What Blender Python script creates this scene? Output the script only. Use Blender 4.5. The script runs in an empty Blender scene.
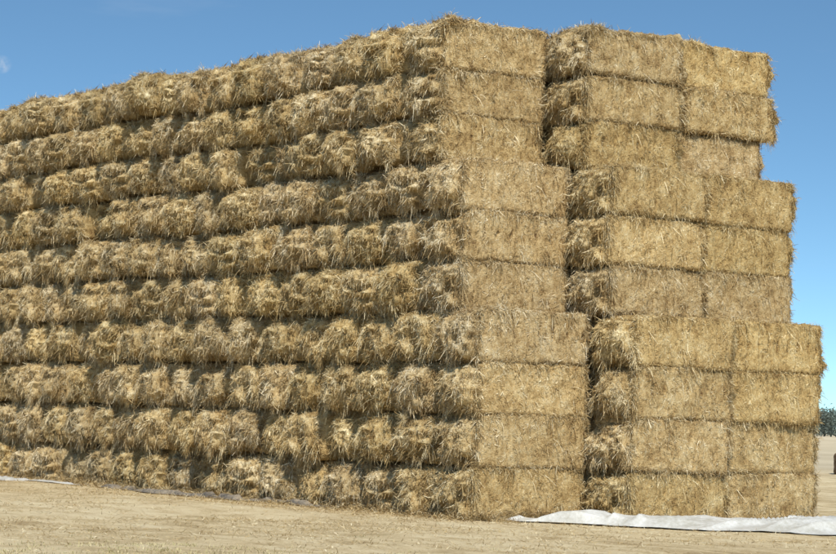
import bpy, math, numpy as np, random
from mathutils import Vector, Matrix, Quaternion
random.seed(7)
S = bpy.context.scene
S.view_settings.view_transform='Standard'
S.view_settings.look='None'
S.view_settings.exposure=0

# ------------------------------------------------------------------ noise
_tabs={}
def vn(P, scale, seed=0):
    if seed not in _tabs:
        _tabs[seed]=np.random.default_rng(seed+1000).random((32,32,32))
    T=_tabs[seed]
    Q=P/np.array(scale,dtype=float)+7.31*(seed%13)
    I=np.floor(Q).astype(int); F=Q-I; F=F*F*(3-2*F)
    I0=I%32; I1=(I+1)%32
    x0,y0,z0=I0.T; x1,y1,z1=I1.T; fx,fy,fz=F.T
    c00=T[x0,y0,z0]*(1-fx)+T[x1,y0,z0]*fx
    c10=T[x0,y1,z0]*(1-fx)+T[x1,y1,z0]*fx
    c01=T[x0,y0,z1]*(1-fx)+T[x1,y0,z1]*fx
    c11=T[x0,y1,z1]*(1-fx)+T[x1,y1,z1]*fx
    return (c00*(1-fy)+c10*fy)*(1-fz)+(c01*(1-fy)+c11*fy)*fz

def mesh_from(name, V, Fc, attr=None, smooth=True, mat=None):
    me=bpy.data.meshes.new(name)
    Fc=np.asarray(Fc,dtype=np.int32)
    n=len(Fc); k=Fc.shape[1]
    me.vertices.add(len(V)); me.vertices.foreach_set('co',np.asarray(V,dtype=np.float32).ravel())
    me.loops.add(n*k); me.loops.foreach_set('vertex_index',Fc.ravel())
    me.polygons.add(n)
    me.polygons.foreach_set('loop_start',np.arange(0,n*k,k,dtype=np.int32))
    me.polygons.foreach_set('loop_total',np.full(n,k,dtype=np.int32))
    me.polygons.foreach_set('use_smooth',np.full(n,smooth,dtype=bool))
    me.update(calc_edges=True)
    if attr is not None:
        a=me.attributes.new('rnd','FLOAT','POINT'); a.data.foreach_set('value',np.asarray(attr,dtype=np.float32))
    if mat: me.materials.append(mat)
    return me

def add_obj(name, me, parent=None, loc=(0,0,0), rot=(0,0,0)):
    o=bpy.data.objects.new(name,me); S.collection.objects.link(o)
    o.location=loc; o.rotation_euler=rot
    if parent: o.parent=parent
    return o

class NT:
    def __init__(s,mat):
        mat.use_nodes=True; s.t=mat.node_tree; s.t.nodes.clear()
    def n(s,typ,**k):
        nd=s.t.nodes.new(typ)
        for a,b in k.items(): setattr(nd,a,b)
        return nd
    def l(s,a,b): s.t.links.new(a,b)
def ramp(nt,fac,stops):
    r=nt.n('ShaderNodeValToRGB'); e=r.color_ramp.elements
    while len(e)<len(stops): e.new(0.5)
    for i,(p,c) in enumerate(stops):
        e[i].position=p; e[i].color=(*c,1)
    nt.l(fac,r.inputs[0]); return r
def math_(nt,op,a,b=None,clamp=False):
    m=nt.n('ShaderNodeMath',operation=op,use_clamp=clamp)
    for i,v in enumerate((a,b)):
        if v is None: continue
        if isinstance(v,(int,float)): m.inputs[i].default_value=v
        else: nt.l(v,m.inputs[i])
    return m.outputs[0]
def noise(nt,vec,scale,detail=4,rough=.6,mapscale=None):
    if mapscale:
        mp=nt.n('ShaderNodeMapping'); mp.inputs['Scale'].default_value=mapscale
        nt.l(vec,mp.inputs[0]); vec=mp.outputs[0]
    n=nt.n('ShaderNodeTexNoise'); n.inputs['Scale'].default_value=scale
    n.inputs['Detail'].default_value=detail; n.inputs['Roughness'].default_value=rough
    nt.l(vec,n.inputs['Vector']); return n.outputs['Fac']

# ------------------------------------------------------------------ straw material
def straw_material(name):
    m=bpy.data.materials.new(name); nt=NT(m)
    tc=nt.n('ShaderNodeTexCoord'); oi=nt.n('ShaderNodeObjectInfo')
    off=nt.n('ShaderNodeVectorMath',operation='SCALE'); off.inputs[0].default_value=(17,31,53)
    nt.l(oi.outputs['Random'],off.inputs['Scale'])
    v=nt.n('ShaderNodeVectorMath',operation='ADD'); nt.l(tc.outputs['Object'],v.inputs[0]); nt.l(off.outputs[0],v.inputs[1])
    V=v.outputs[0]
    mid=noise(nt,V,3.0,5,.78)
    fx=noise(nt,V,1,2,.7,(22,60,150))
    fz=noise(nt,V,1,2,.7,(110,80,22))
    a=nt.n('ShaderNodeAttribute',attribute_name='rnd')
    s=math_(nt,'MULTIPLY',mid,1.2)
    s=math_(nt,'ADD',s,math_(nt,'MULTIPLY',fx,.75))
    s=math_(nt,'ADD',s,math_(nt,'MULTIPLY',fz,.65))
    s=math_(nt,'MULTIPLY',math_(nt,'SUBTRACT',s,1.30),1.45)
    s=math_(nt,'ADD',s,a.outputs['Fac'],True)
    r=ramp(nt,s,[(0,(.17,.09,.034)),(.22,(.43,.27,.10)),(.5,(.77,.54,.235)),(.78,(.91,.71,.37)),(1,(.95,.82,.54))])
    mx=nt.n('ShaderNodeMix',data_type='RGBA',blend_type='MULTIPLY'); mx.inputs[0].default_value=1
    nt.l(r.outputs[0],mx.inputs[6]); nt.l(oi.outputs['Color'],mx.inputs[7])
    b=nt.n('ShaderNodeBsdfPrincipled'); b.inputs['Roughness'].default_value=.65
    b.inputs['Specular IOR Level'].default_value=.3
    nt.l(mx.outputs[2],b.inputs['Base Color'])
    bp=nt.n('ShaderNodeBump'); bp.inputs['Strength'].default_value=1.0; bp.inputs['Distance'].default_value=.035
    nt.l(s,bp.inputs['Height']); nt.l(bp.outputs[0],b.inputs['Normal'])
    o=nt.n('ShaderNodeOutputMaterial'); nt.l(b.outputs[0],o.inputs[0])
    return m
M_straw=straw_material('straw')

# ------------------------------------------------------------------ bale mesh
L,W,H=2.28,1.2,.885
def bale_base(nx,ny,nz,dims,r):
    Vs=[];Fs=[];o=0
    hd=np.array(dims)/2
    def t(n): return np.linspace(-1,1,n+1)
    N=(nx,ny,nz)
    for ax in range(3):
        u,v=[i for i in range(3) if i!=ax]
        A,B=np.meshgrid(t(N[u]),t(N[v]),indexing='ij')
        for sg in (-1,1):
            P=np.zeros((A.size,3)); P[:,u]=A.ravel(); P[:,v]=B.ravel(); P[:,ax]=sg
            Vs.append(P)
            I=np.arange(A.size).reshape(A.shape)+o
            q=np.stack([I[:-1,:-1],I[1:,:-1],I[1:,1:],I[:-1,1:]],-1).reshape(-1,4)
            if (sg<0)!=(ax==1): q=q[:,::-1]
            Fs.append(q); o+=A.size
    P=np.concatenate(Vs)*hd; F=np.concatenate(Fs)
    lim=hd-r; inner=np.clip(P,-lim,lim); D=P-inner
    n=np.linalg.norm(D,axis=1,keepdims=True); Nn=D/n
    return inner+Nn*r,Nn,F

def strands(P,N,idx,rng,lenr,wid,lift,down,droop,rb,clump=0.0,cs=.11):
    n=len(idx)
    p=P[idx]+rng.normal(0,.012,(n,3)); nn=N[idx]
    rnd=rng.normal(0,1,(n,3))
    if clump>0:   # neighbouring stalks share a direction: they lie in flakes
        sd=int(rng.integers(0,11))
        fld=np.stack([vn(P[idx]+sd,cs,70),vn(P[idx]+sd,cs,71),vn(P[idx]+sd,cs,72)],-1)*2-1
        rnd=fld*3.2*clump+rnd*(1-clump*.72)
        tone=(vn(P[idx]+sd,cs*.8,73)-.5)*.42
    else: tone=0
    rnd[:,2]=rnd[:,2]-down
    tdir=rnd-nn*np.sum(rnd*nn,1,keepdims=True)
    tdir/=np.linalg.norm(tdir,axis=1,keepdims=True)+1e-6
    lf=np.abs(rng.normal(0,lift,(n,1)))
    d=tdir+nn*lf; d/=np.linalg.norm(d,axis=1,keepdims=True)
    ln=rng.uniform(lenr[0],lenr[1],(n,1))*rng.uniform(.5,1,(n,1))
    side=np.cross(d,nn+rng.normal(0,.6,(n,3))); side/=np.linalg.norm(side,axis=1,keepdims=True)+1e-6
    w=side*rng.uniform(wid[0],wid[1],(n,1))/2
    p0=p-nn*.012
    p1=p0+d*ln*.5
    p2=p1+d*ln*.5+rng.normal(0,.16,(n,3))*ln; p2[:,2]-=droop*ln[:,0]*rng.uniform(0,1,n)
    V=np.stack([p0-w,p0+w,p1-w,p1+w,p2-w*.5,p2+w*.5],1).reshape(-1,3)
    b=np.arange(n)[:,None]*6
    F=np.concatenate([b+np.array([0,1,3,2]),b+np.array([2,3,5,4])])
    R=np.repeat(np.clip(rng.normal(rb,.20,n)+tone,.02,1.0),6)
    return V,F,R

def make_bale(kind,seed,notches=False,top=False):
    rng=np.random.default_rng(seed)
    if kind=='E': nx,ny,nz=16,54,42
    else: nx,ny,nz=110,46,44
    l=L
    P,N,F=bale_base(nx,ny,nz,(l,W,H),.16 if kind=='E' else .07)
    Q=P+np.array([seed*3.7,seed*1.9,seed*5.3])
    ex=np.abs(N[:,0])
    yy=np.clip(P[:,1]/(W/2),-1,1); zz=np.clip(P[:,2]/(H/2),-1,1)
    bulge=(1-np.abs(yy)**3.0)*(1-np.abs(zz)**2.4)
    rg=1-np.abs(2*vn(Q+.07*vn(Q,.1,12)[:,None],(.36,.32,.22),11)-1)
    rg2=1-np.abs(2*vn(Q+.03*vn(Q,.05,13)[:,None],(.16,.17,.11),16)-1)
    endd=.22*bulge-.11 +.24*(vn(Q,.34,1)-.5)+.24*(rg-.5)*np.clip(bulge*2,.2,1)+.11*(rg2-.5)+.08*(vn(Q,(.10,.09,.075),2)-.5)+.05*(vn(Q,(.05,.045,.04),3)-.5)+.02*(vn(Q,.028,4)-.5)
    nb=rng.choice([1,2,2,3])
    g=np.abs(((P[:,1]/W+.5)*nb+rng.uniform(-.15,.15)+.12*np.sin(P[:,2]*4))%1-.5)*2
    endd-=.09*np.clip(1-g*5,0,1)*(nb>1)
    sided=.075*(vn(Q,.6,5)-.5)+.038*(vn(Q,.17,6)-.5)+.028*(vn(Q,(.05,.05,.05),7)-.5)+.022*(vn(Q,(.035,.05,.30),8)-.5)
    nsl=rng.integers(9,15)
    su=(P[:,0]/l+.5)*nsl+.5*vn(Q,.4,19)+.25*vn(Q,.12,20)
    sl=np.floor(su)
    sided+=.020*((np.sin(sl*12.9898+seed)*43758.5453)%1-.5)*(np.abs(N[:,1])>.6)
    if top: sided=sided+np.clip(N[:,2],0,1)*(.16*(vn(Q,.35,17)-.35)+.09*(vn(Q,.13,18)-.5))
    att=np.full(len(P),.52)
    # short cracks where compressed flakes meet, broken up along their height
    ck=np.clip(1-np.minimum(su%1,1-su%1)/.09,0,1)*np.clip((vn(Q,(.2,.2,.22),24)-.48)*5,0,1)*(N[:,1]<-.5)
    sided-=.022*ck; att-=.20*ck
    if notches:
        k=rng.integers(7,10)
        xs=((P[:,0]/l+.5)*k)
        fx=np.abs((xs%1)-.5+.25*(vn(Q,.3,9)-.5))
        zc=.05+.08*(vn(Q*np.array([1,0,0]),.25,10)-.5)
        f=np.clip(1-fx/.16,0,1)*np.clip(1-np.abs(P[:,2]-zc)/.15,0,1)*(N[:,1]<-.2)
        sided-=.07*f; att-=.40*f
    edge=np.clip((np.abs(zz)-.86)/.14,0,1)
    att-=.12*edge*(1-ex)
    d=ex*endd+(1-ex)*sided
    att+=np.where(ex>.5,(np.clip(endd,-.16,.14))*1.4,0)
    P=P+N*d[:,None]
    if kind=='E': near=np.clip((np.abs(P[:,0])-l/2+.36)/.36,0,1)
    else: near=np.clip((-P[:,0]-l/2+.22)/.22,0,1)
    kk=1 if kind=='E' else .5
    pin=.11+.12*(vn(Q*np.array([0,1,0]),.35,14)-.5)
    P[:,2]*=1-near*pin*1.1*(P[:,2]>0)*(0.3 if top else 1)-near*.03
    P[:,1]*=1-near*kk*(.13+.12*(vn(Q*np.array([0,0,1]),.3,15)-.5))
    allv=[P];allf=[F];alla=[att];o=len(P)
    def add(mask,cnt,*a,**k):
        nonlocal o
        ids=np.nonzero(mask)[0]
        if len(ids)==0: return
        V_,F_,R_=strands(P,N,rng.choice(ids,cnt),rng,*a,**k)
        allv.append(V_);allf.append(F_+o);alla.append(R_);o+=len(V_)
    left=N[:,0]<-.6
    add(left,2800,(.05,.15),(.007,.015),.28,.5,.3,.58,clump=.8)
    add(left,600,(.03,.10),(.006,.012),.3,.2,.2,.56)
    add(left,450,(.10,.26),(.006,.012),.65,.5,.6,.68,clump=.5)
    ids=np.nonzero(left)[0]
    for c in rng.choice(ids,10):
        dd=np.linalg.norm(P-P[c],axis=1); nb_=np.nonzero((dd<.07)&left)[0]
        if len(nb_)>3:
            msk=np.zeros(len(P),bool); msk[nb_]=True
            add(msk,45,(.10,.26),(.006,.013),.7,.8,.9,.72,clump=.9)
    topl=(N[:,2]>.3)&(P[:,0]<-l/2+.45)
    add(topl,450,(.04,.15),(.005,.011),.55,0,.2,.58)
    if top:
        tt=(N[:,2]>.5)
        add(tt&(P[:,0]<-l/2+.9),700,(.06,.20),(.006,.012),.7,-.2,.3,.58,clump=.5)
        for c in rng.choice(np.nonzero(topl)[0],7):
            dd=np.linalg.norm(P-P[c],axis=1); msk=(dd<.09)
            add(msk,40,(.10,.26),(.006,.012),1.0,-.3,.5,.62,clump=.7)
    if kind=='F':
        fr_=N[:,1]<-.6
        add(fr_,3400,(.03,.11),(.005,.011),.18,.0,.05,.62,clump=.45,cs=.16)
        for c in rng.choice(np.nonzero(fr_)[0],10):
            dd=np.linalg.norm(P-P[c],axis=1)
            add((dd<.08)&fr_,28,(.05,.17),(.006,.011),.5,.5,.5,.68)
        ed=(N[:,1]<-.15)&(np.abs(N[:,2])>.25)
        add(ed,1000,(.03,.14),(.005,.010),.40,.3,.4,.57)
        for c in rng.choice(np.nonzero(ed)[0],9):
            dd=np.linalg.norm(P-P[c],axis=1)
            add((dd<.12)&ed,24,(.08,.24),(.006,.011),.7,.7,.8,.62,clump=.6)
        add((N[:,1]<-.15)&(np.abs(N[:,0])>.25),1000,(.04,.19),(.005,.011),.55,.3,.5,.56)
        add((N[:,1]<-.3),90,(.12,.32),(.006,.010),.6,.6,.7,.7)
        add((N[:,2]>.5),500,(.05,.14),(.005,.010),.4,0,.2,.55)
        add((N[:,0]>.45),700,(.05,.2),(.005,.011),.5,.5,.3,.5)
    return mesh_from('bale_mesh_%s%d'%(kind,seed),np.concatenate(allv),np.concatenate(allf),np.concatenate(alla),True,M_straw)

E=[make_bale('E',i) for i in range(16)]
ET=[make_bale('E',50+i,top=True) for i in range(7)]
Fv=[make_bale('F',20+i) for i in range(9)]
Fn=[make_bale('F',30+i,True) for i in range(4)]
FT=[make_bale('F',60+i,top=True) for i in range(3)]

# ------------------------------------------------------------------ stack
stack=bpy.data.objects.new('straw_bale_stack',None); S.collection.objects.link(stack)
rr=random.Random(11)
def tint(o,b,warm=0):
    o.color=(b*(1+warm*.015),b,b*(1-warm*.08),1)
def put(me,x,y,z,rz=0,sx=1,sy=1,sz=1,t=1.0,warm=0,j=1.0,yaw=1.6):
    o=add_obj('straw_bale',me,stack,(x,y,z),(math.radians(rr.uniform(-1.1,1.1)*j),math.radians(rr.uniform(-.7,.7)),math.radians(rz+rr.uniform(-yaw,yaw))))
    o.scale=(sx,sy,sz); tint(o,t,warm); return o
YEND=34.0
tier_of=[0]*4+[1]*3+[2]*3
setb=[0,.66,1.42]
rowh=[.911,.886,.832]
SX=[(1.03,.975,.955),(1.015,.95,.965),(1.0,.955,.965)]
XX=[(2.45,4.76),(2.40,4.64),(2.35,4.60)]
def sag(y,row):
    return (.05*math.sin(y*.45+1.3)+.035*math.sin(y*1.1+.4))*row/9
zb=-.01
for row in range(10):
    t=tier_of[row]; y0=setb[t]; hz_=rowh[t]; z=zb+hz_/2+.004; zb+=hz_
    ks=hz_/.877
    y=y0; i=0
    tierx=[-.03,.0,-.02][t]
    while y<YEND:
        w=1.2*rr.uniform(.86,1.12)
        xj=max(-.13,min(.10,rr.gauss(0,.08)))
        if i==0: w=1.2; me=(Fn[rr.randrange(4)] if row in (3,5,7) else (FT[0] if row==9 else Fv[rr.randrange(9)]))
        else: me=E[rr.randrange(16)] if row<9 else ET[rr.randrange(7)]
        if t==0 and row==3 and i==1: xj=-.10
        if t==2 and row==7 and i in(4,5): xj+=.24
        if rr.random()<.07: xj+=.16
        b=rr.uniform(.82,1.04)
        if i==0: b=rr.uniform(.90,1.02)
        zz=z+(sag(y,row) if i else 0)+rr.uniform(-.015,.015)+(rr.uniform(-.02,.03) if row==9 and i else 0)
        sx=SX[t][0] if i==0 else 1.0
        put(me,L*sx/2+tierx+xj*(1 if i else .3),y+w/2,zz,0,sx,w/W,ks*(rr.uniform(.945,1.01) if i else rr.uniform(.985,1.01)),b,rr.uniform(-1,1),2.3 if i else .9,2.4 if i else 1.4)
        y+=w+.03; i+=1
    for c,p in enumerate((-1.12,-.96)):
        xs=XX[t][c]; sx=SX[t][c+1]
        y=y0+p; i=0
        while y<YEND:
            w=1.2
            first=i==0
            if c==0 and not first and i>2 and row<9: break
            if first:
                nt_=(c==0 and row in (2,7)) or (c==1 and row in(3,8))
                me=(Fn[rr.randrange(4)] if nt_ else (FT[1+c] if row==9 else Fv[rr.randrange(9)]))
            else: me=E[rr.randrange(16)]
            dx=dy=0
            if c==1 and t==2:
                dx={7:-.10,8:.10,9:.03}[row]; dy={7:.0,8:-.08,9:.02}[row]
            if c==1 and t==0 and row==3: dx=.05
            if c==0 and row in (9,8) and first: dy=-.03
            put(me,xs+L*sx/2+dx+rr.gauss(0,.025),y+w/2+dy+rr.gauss(0,.035),z+rr.uniform(-.01,.01),0 if (c==0 or first) else 180,sx,1,ks*rr.uniform(.975,1.005),rr.uniform(.88,1.03),rr.uniform(-1,1),1.1)
            y+=w+.02; i+=1

o=add_obj('weathered_straw_bale',E[2],None,(44.1,36.6,.42),(0,0,math.radians(60))); o.color=(.40,.32,.30,1)

# ------------------------------------------------------------------ ground
cam_p=np.array([-25.0,-35.0]); dv=np.array([.5592,.8290]); rv=np.array([.8290,-.5592])
near=np.arange(-70,70.01,.4)
ext=70*1.12**np.arange(1,38)
ax=np.concatenate([-ext[::-1],near,ext])
GX,GY=np.meshgrid(ax,ax,indexing='ij')
def gz(x,y):
    P=np.stack([x,y,np.zeros_like(x)],-1)
    r=np.hypot(x,y)
    a=.12*(vn(P,7,21)-.5)+.07*(vn(P,2.2,22)-.5)+.035*(vn(P,.8,23)-.5)
    a=a*np.clip(1-(r-55)/60,0,1)
    inside=((x>-.8)&(x<8)&(y>-2.5)&(y<36))
    a=np.where(inside,a*.3,a)
    a+=.07*np.exp(-((x+2.6+.6*np.sin(y*.35))/1.1)**2)*np.clip((y+4)/5,0,1)*np.clip((36-y)/6,0,1)
    return a
Z=gz(GX.ravel(),GY.ravel())
Vg=np.stack([GX.ravel(),GY.ravel(),Z],-1)
I=np.arange(GX.size).reshape(GX.shape)
Fg=np.stack([I[:-1,:-1],I[1:,:-1],I[1:,1:],I[:-1,1:]],-1).reshape(-1,4)
m=bpy.data.materials.new('dry_ground'); nt=NT(m)
tc=nt.n('ShaderNodeTexCoord'); V=tc.outputs['Object']
n1=noise(nt,V,.16,5,.6); n2=noise(nt,V,1.3,6,.65); n3=noise(nt,V,16,5,.75)
n4=noise(nt,V,1,4,.65,(2.4,.35,1)); n5=noise(nt,V,60,3,.8)
s=math_(nt,'ADD',math_(nt,'MULTIPLY',n1,.6),math_(nt,'MULTIPLY',n2,.65))
s=math_(nt,'ADD',s,math_(nt,'MULTIPLY',n4,.55))
s=math_(nt,'ADD',s,math_(nt,'MULTIPLY',n3,.65))
s=math_(nt,'ADD',s,math_(nt,'MULTIPLY',n5,.5))
s=math_(nt,'ADD',math_(nt,'MULTIPLY',math_(nt,'SUBTRACT',s,1.46),1.8),.5,True)
r=ramp(nt,s,[(0,(.36,.25,.125)),(.3,(.57,.425,.225)),(.55,(.75,.59,.34)),(1,(.87,.74,.48))])
ln=nt.n('ShaderNodeVectorMath',operation='LENGTH'); nt.l(V,ln.inputs[0])
mr=nt.n('ShaderNodeMapRange'); mr.inputs['From Min'].default_value=45; mr.inputs['From Max'].default_value=75
nt.l(ln.outputs['Value'],mr.inputs['Value'])
fn=noise(nt,V,.05,4,.6); fr=ramp(nt,fn,[(.3,(.52,.42,.27)),(.7,(.68,.57,.38))])
mx=nt.n('ShaderNodeMix',data_type='RGBA'); nt.l(mr.outputs[0],mx.inputs[0]); nt.l(r.outputs[0],mx.inputs[6]); nt.l(fr.outputs[0],mx.inputs[7])
b=nt.n('ShaderNodeBsdfPrincipled'); b.inputs['Roughness'].default_value=.95; b.inputs['Specular IOR Level'].default_value=.1
nt.l(mx.outputs[2],b.inputs['Base Color'])
bp=nt.n('ShaderNodeBump'); bp.inputs['Strength'].default_value=.8; bp.inputs['Distance'].default_value=.05
nt.l(s,bp.inputs['Height']); nt.l(bp.outputs[0],b.inputs['Normal'])
oo=nt.n('ShaderNodeOutputMaterial'); nt.l(b.outputs[0],oo.inputs[0])
add_obj('ground',mesh_from('ground',Vg,Fg,None,True,m))

def flat_blades(n,pts,rng,lr,wr,up,rb):
    ang=rng.uniform(0,2*math.pi,n); ln=rng.uniform(*lr,n)
    d=np.stack([np.cos(ang),np.sin(ang),np.abs(rng.normal(0,up,n))],-1)
    d/=np.linalg.norm(d,axis=1,keepdims=True)
    side=np.stack([-np.sin(ang),np.cos(ang),rng.normal(0,.3,n)],-1)*rng.uniform(*wr,(n,1))/2
    p0=pts; p1=pts+d*ln[:,None]
    V=np.stack([p0-side,p0+side,p1+side*.4,p1-side*.4],1).reshape(-1,3)
    F=np.arange(n)[:,None]*4+np.arange(4)
    return V,F,np.repeat(np.clip(rng.normal(rb,.25,n),0,1),4)
rng=np.random.default_rng(5)
n=120000
dep=rng.uniform(27,62,n); lat=rng.uniform(-.2,.2,n)*dep*1.1
xy=cam_p+dv*dep[:,None]+rv*lat[:,None]
q3=np.stack([xy[:,0],xy[:,1],xy[:,0]*0],-1)
dens=np.clip(vn(q3,1.6,33)*1.3+vn(q3,.4,34)*.9-.8,0,1)
base=np.clip(1-np.abs(np.where(xy[:,1]>0,xy[:,0],np.minimum(0,xy[:,1]*.8)))/5,0,1)
keep=(rng.random(n)<dens*.75+base*.5)&~((xy[:,0]>0)&(xy[:,1]>0))
xy=xy[keep]
pts=np.concatenate([xy,(gz(xy[:,0],xy[:,1])+.008)[:,None]],1)
Vl,Fl,Rl=flat_blades(len(pts),pts,rng,(.03,.10),(.006,.012),.35,.62)
k=36000
side=rng.random(k)<.65
yy=rng.uniform(-.2,34,k); xx=-np.abs(rng.normal(0,.4,k))
fx_=rng.uniform(0,7,k); fy_=-np.abs(rng.normal(0,.3,k))-np.where(fx_>L,1.1,0)
px=np.where(side,xx,fx_); py=np.where(side,yy,fy_)
hz=np.where(side,np.exp(-(xx/.4)**2),np.exp(-((py+np.where(fx_>L,1.1,0))/.3)**2))*rng.uniform(0,.16,k)
pp=np.stack([px,py,gz(px,py)+hz],-1)
V2,F2,R2=flat_blades(k,pp,rng,(.05,.18),(.006,.012),.35,.6)
add_obj('straw_litter',mesh_from('straw_litter',np.concatenate([Vl,V2]),np.concatenate([Fl,F2+len(Vl)]),np.concatenate([Rl,R2]),False,M_straw)).color=(1,1,1,1)

def grass_mat():
    m=bpy.data.materials.new('dry_grass'); nt=NT(m)
    a=nt.n('ShaderNodeAttribute',attribute_name='rnd')
    r=ramp(nt,a.outputs['Fac'],[(0,(.26,.23,.09)),(.5,(.44,.38,.18)),(1,(.62,.52,.30))])
    b=nt.n('ShaderNodeBsdfPrincipled'); b.inputs['Roughness'].default_value=.8
    nt.l(r.outputs[0],b.inputs['Base Color']); o=nt.n('ShaderNodeOutputMaterial'); nt.l(b.outputs[0],o.inputs[0]); return m
k=7000
cx=rng.normal(-12.6,2.2,420); cy=rng.normal(-8.8,1.3,420)
ci=rng.integers(0,420,k)
px=cx[ci]+rng.normal(0,.10,k); py=cy[ci]+rng.normal(0,.10,k)
pp=np.stack([px,py,gz(px,py)],-1)
V3,F3,R3=flat_blades(k,pp,rng,(.02,.06),(.006,.010),1.0,.5)
add_obj('grass_tufts',mesh_from('grass_tufts',V3,F3,R3,False,grass_mat()))

# ------------------------------------------------------------------ tarpaulins
def tarp_mat(name,c1,c2,rough):
    m=bpy.data.materials.new(name); nt=NT(m); tc=nt.n('ShaderNodeTexCoord')
    n=noise(nt,tc.outputs['Object'],1.6,6,.65); n2=noise(nt,tc.outputs['Object'],14,5,.7)
    s=math_(nt,'ADD',math_(nt,'MULTIPLY',n,.6),math_(nt,'MULTIPLY',n2,.4),True)
    r=ramp(nt,s,[(.38,c2),(.60,c1)])
    b=nt.n('ShaderNodeBsdfPrincipled'); b.inputs['Roughness'].default_value=rough
    nt.l(r.outputs[0],b.inputs['Base Color'])
    bp=nt.n('ShaderNodeBump'); bp.inputs['Strength'].default_value=.4; bp.inputs['Distance'].default_value=.03
    nt.l(n2,bp.inputs['Height']); nt.l(bp.outputs[0],b.inputs['Normal'])
    o=nt.n('ShaderNodeOutputMaterial'); nt.l(b.outputs[0],o.inputs[0]); return m
M_white=tarp_mat('white_plastic_sheet',(.60,.59,.55),(.38,.36,.30),.5)
M_black=tarp_mat('black_plastic_sheet',(.05,.047,.042),(.34,.28,.20),.7)
def tarp(name,inner,outer,nu,nv,hgt,seed,mat):
    def samp(pl,n):
        pl=np.array(pl,float); d=np.r_[0,np.cumsum(np.linalg.norm(np.diff(pl,axis=0),axis=1))]
        t=np.linspace(0,d[-1],n); return np.stack([np.interp(t,d,pl[:,0]),np.interp(t,d,pl[:,1])],-1)
    A=samp(inner,nu+1); B=samp(outer,nu+1)
    t=np.linspace(0,1,nv+1)
    G=A[:,None,:]*(1-t)[None,:,None]+B[:,None,:]*t[None,:,None]
    P=np.concatenate([G.reshape(-1,2),np.zeros((G.shape[0]*G.shape[1],1))],1)
    uu=np.repeat(np.linspace(0,1,nu+1),nv+1); vv=np.tile(t,nu+1)
    P[:,0]+=.45*(vn(P,1.1,seed)-.5); P[:,1]+=.45*(vn(P,1.1,seed+1)-.5)
    q=P+np.stack([vn(P,.9,seed+2),vn(P,.9,seed+3),np.zeros(len(P))],-1)*.6
    rid=1-np.abs(2*vn(q,(2.2,.42,1),seed+4)-1)
    rid2=1-np.abs(2*vn(q,(.8,.2,1),seed+5)-1)
    lump=vn(P,1.7,seed+6)
    e=np.clip(np.minimum(np.minimum(vv,1-vv)*6,np.minimum(uu,1-uu)*12),0,1)
    z=hgt*(rid**3*.8+rid2**3*.22+np.clip(lump-.35,0,1)*.6)*(.1+.9*e)
    P[:,2]=gz(P[:,0],P[:,1])+.012+z
    I=np.arange(len(P)).reshape(nu+1,nv+1)
    F=np.stack([I[:-1,:-1],I[1:,:-1],I[1:,1:],I[:-1,1:]],-1).reshape(-1,4)
    return add_obj(name,mesh_from(name,P,F,None,True,mat))
tarp('white_tarpaulin',[(.2,-.15),(2.2,-1.25),(7.2,-1.15),(11,-.6)],[(.35,-.55),(1.3,-1.75),(2.2,-3.1),(3.4,-4.9),(7.5,-5.6)],260,90,.21,40,M_white)
tarp('white_tarpaulin',[(-.9,13.2),(-.9,22)],[(-1.5,13.6),(-1.5,22)],120,14,.08,50,M_white)
tarp('black_tarpaulin',[(-.25,4.2),(-.45,12.8)],[(-.42,4.1),(-.75,13.0)],140,18,.11,60,M_black)

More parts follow.
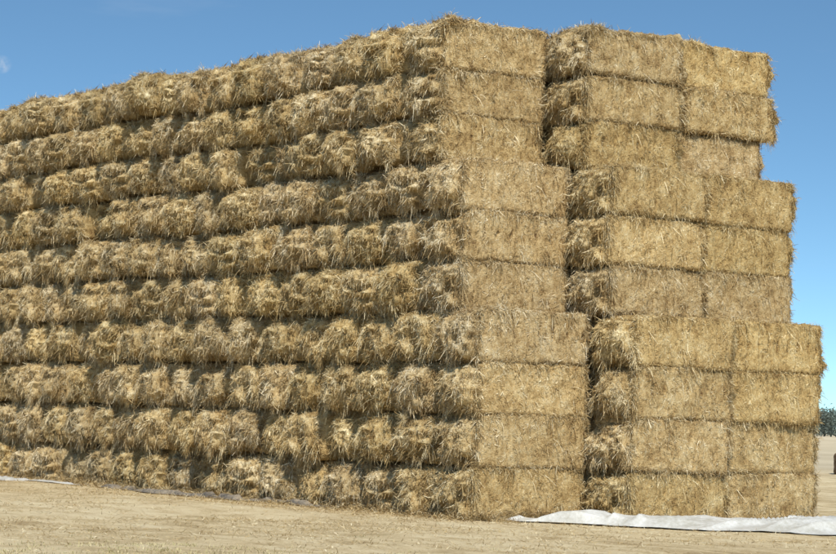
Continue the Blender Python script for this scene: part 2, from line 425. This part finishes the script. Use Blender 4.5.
# ------------------------------------------------------------------ distant trees
M_leaf=bpy.data.materials.new('hazy_foliage'); nt=NT(M_leaf)
a=nt.n('ShaderNodeAttribute',attribute_name='rnd')
r=ramp(nt,a.outputs['Fac'],[(0,(.075,.095,.08)),(1,(.14,.17,.14))])
b=nt.n('ShaderNodeBsdfPrincipled'); b.inputs['Roughness'].default_value=.9; nt.l(r.outputs[0],b.inputs['Base Color'])
oo=nt.n('ShaderNodeOutputMaterial'); nt.l(b.outputs[0],oo.inputs[0])
rng=np.random.default_rng(9)
Vs=[];Fs=[];Rs=[];o=0
for i in range(190):
    dep=rng.uniform(600,760); lat=rng.uniform(-350,350)
    if i<46: lat=rng.uniform(88,125)*dep/600
    c=cam_p+dv*dep+rv*lat; h=rng.uniform(3.8,7.8)
    segs=[((0,0,0),(rng.normal(0,.2),rng.normal(0,.2),h*.45),.28,.18)]
    top=segs[0][1]; tips=[]
    for j in range(5):
        an=rng.uniform(0,6.28); e=(top[0]+math.cos(an)*h*.25,top[1]+math.sin(an)*h*.25,h*rng.uniform(.6,.85))
        segs.append((top,e,.14,.04)); tips.append(e)
    for p,q,r0,r1 in segs:
        ring=[(1,0),(0,1),(-1,0),(0,-1)]
        v=[(c[0]+p[0]+x*r0,c[1]+p[1]+y*r0,p[2]) for x,y in ring]+[(c[0]+q[0]+x*r1,c[1]+q[1]+y*r1,q[2]) for x,y in ring]
        Vs.append(np.array(v)); Fs.append(np.array([[k,(k+1)%4,(k+1)%4+4,k+4] for k in range(4)])+o); Rs.append(np.zeros(8)); o+=8
    nl=520
    cen=np.array(tips+[(top[0],top[1],h*.9),(0,0,h*.4),(0,0,h*.2)])
    ci=rng.integers(0,len(cen),nl)
    p=cen[ci]+rng.normal(0,1,(nl,3))*np.array([h*.16,h*.16,h*.09])
    p[:,2]=np.maximum(p[:,2],h*.06)
    s=rng.uniform(.18,.42,(nl,1))
    u=rng.normal(0,1,(nl,3)); u/=np.linalg.norm(u,axis=1,keepdims=True)
    w=np.cross(u,rng.normal(0,1,(nl,3))); w/=np.linalg.norm(w,axis=1,keepdims=True)
    p=p+np.array([c[0],c[1],0])
    v=np.stack([p-u*s,p-w*s*.6,p+u*s,p+w*s*.6],1).reshape(-1,3)
    Vs.append(v);Fs.append(np.arange(nl*4).reshape(-1,4)+o);Rs.append(np.repeat(rng.random(nl),4));o+=nl*4
add_obj('distant_trees',mesh_from('distant_trees',np.concatenate(Vs),np.concatenate(Fs),np.concatenate(Rs),False,M_leaf))

# ------------------------------------------------------------------ sky + sun
EL=math.radians(48); sv=Vector((-.42,-.91,0)).normalized()*math.cos(EL); sv.z=math.sin(EL)
w=bpy.data.worlds.new('World'); S.world=w; w.use_nodes=True; t=w.node_tree; t.nodes.clear()
class WN(NT):
    def __init__(s,t): s.t=t
nt=WN(t)
tc=nt.n('ShaderNodeTexCoord'); D=tc.outputs['Generated']
mp=nt.n('ShaderNodeMapping'); mp.inputs['Scale'].default_value=(1,1,2.7); mp.inputs['Location'].default_value=(0,0,.05); nt.l(D,mp.inputs[0])
nm=nt.n('ShaderNodeVectorMath',operation='NORMALIZE'); nt.l(mp.outputs[0],nm.inputs[0])
sky=nt.n('ShaderNodeTexSky'); sky.sky_type='NISHITA'; sky.sun_disc=False
sky.sun_elevation=EL; sky.sun_rotation=math.atan2(sv.x,sv.y); sky.air_density=1.0; sky.dust_density=.35; sky.ozone_density=.6
nt.l(nm.outputs[0],sky.inputs[0])
sc=nt.n('ShaderNodeMix',data_type='RGBA',blend_type='MULTIPLY'); sc.inputs[0].default_value=1; sc.inputs[7].default_value=(.80,1.09,1.16,1)
nt.l(sky.outputs[0],sc.inputs[6])
wn=noise(nt,D,1,6,.6,(7,7,38)); wf=ramp(nt,wn,[(.60,(0,0,0)),(.88,(.14,.14,.14))])
ds=nt.n('ShaderNodeVectorMath',operation='DISTANCE'); ds.inputs[1].default_value=(.4095,.9025,.133)
nz=nt.n('ShaderNodeTexNoise'); nz.inputs['Scale'].default_value=260; nz.inputs['Detail'].default_value=5; nt.l(D,nz.inputs['Vector'])
nt.l(D,ds.inputs[0])
bl=math_(nt,'SUBTRACT',1.0,math_(nt,'MULTIPLY',ds.outputs['Value'],260),True)
bl=math_(nt,'MULTIPLY',bl,math_(nt,'MULTIPLY',math_(nt,'SUBTRACT',nz.outputs['Fac'],.3),2.6),True)
cf=math_(nt,'MAXIMUM',wf.outputs[0],bl)
mx=nt.n('ShaderNodeMix',data_type='RGBA'); mx.inputs[7].default_value=(5.0,5.4,5.8,1)
nt.l(cf,mx.inputs[0]); nt.l(sc.outputs[2],mx.inputs[6])
bg=nt.n('ShaderNodeBackground'); bg.inputs['Strength'].default_value=.14; nt.l(mx.outputs[2],bg.inputs[0])
ow=nt.n('ShaderNodeOutputWorld'); nt.l(bg.outputs[0],ow.inputs[0])
sd=bpy.data.lights.new('sun','SUN'); sd.energy=5.0; sd.angle=math.radians(.5); sd.color=(1,.95,.86)
so=bpy.data.objects.new('sun',sd); S.collection.objects.link(so); so.rotation_euler=sv.to_track_quat('Z','Y').to_euler()

# ------------------------------------------------------------------ camera
cd=bpy.data.cameras.new('camera'); co=bpy.data.objects.new('camera',cd); S.collection.objects.link(co)
cd.sensor_width=36; cd.lens=108.0; cd.clip_start=.5; cd.clip_end=12000
pitch=math.radians(3.20); yaw=math.radians(-34.02); roll=math.radians(1.8)
R=Matrix.Rotation(yaw,4,'Z')@Matrix.Rotation(math.pi/2+pitch,4,'X')@Matrix.Rotation(roll,4,'Z')
co.matrix_world=Matrix.Translation((-25.0,-35.0,1.73))@R
S.camera=co
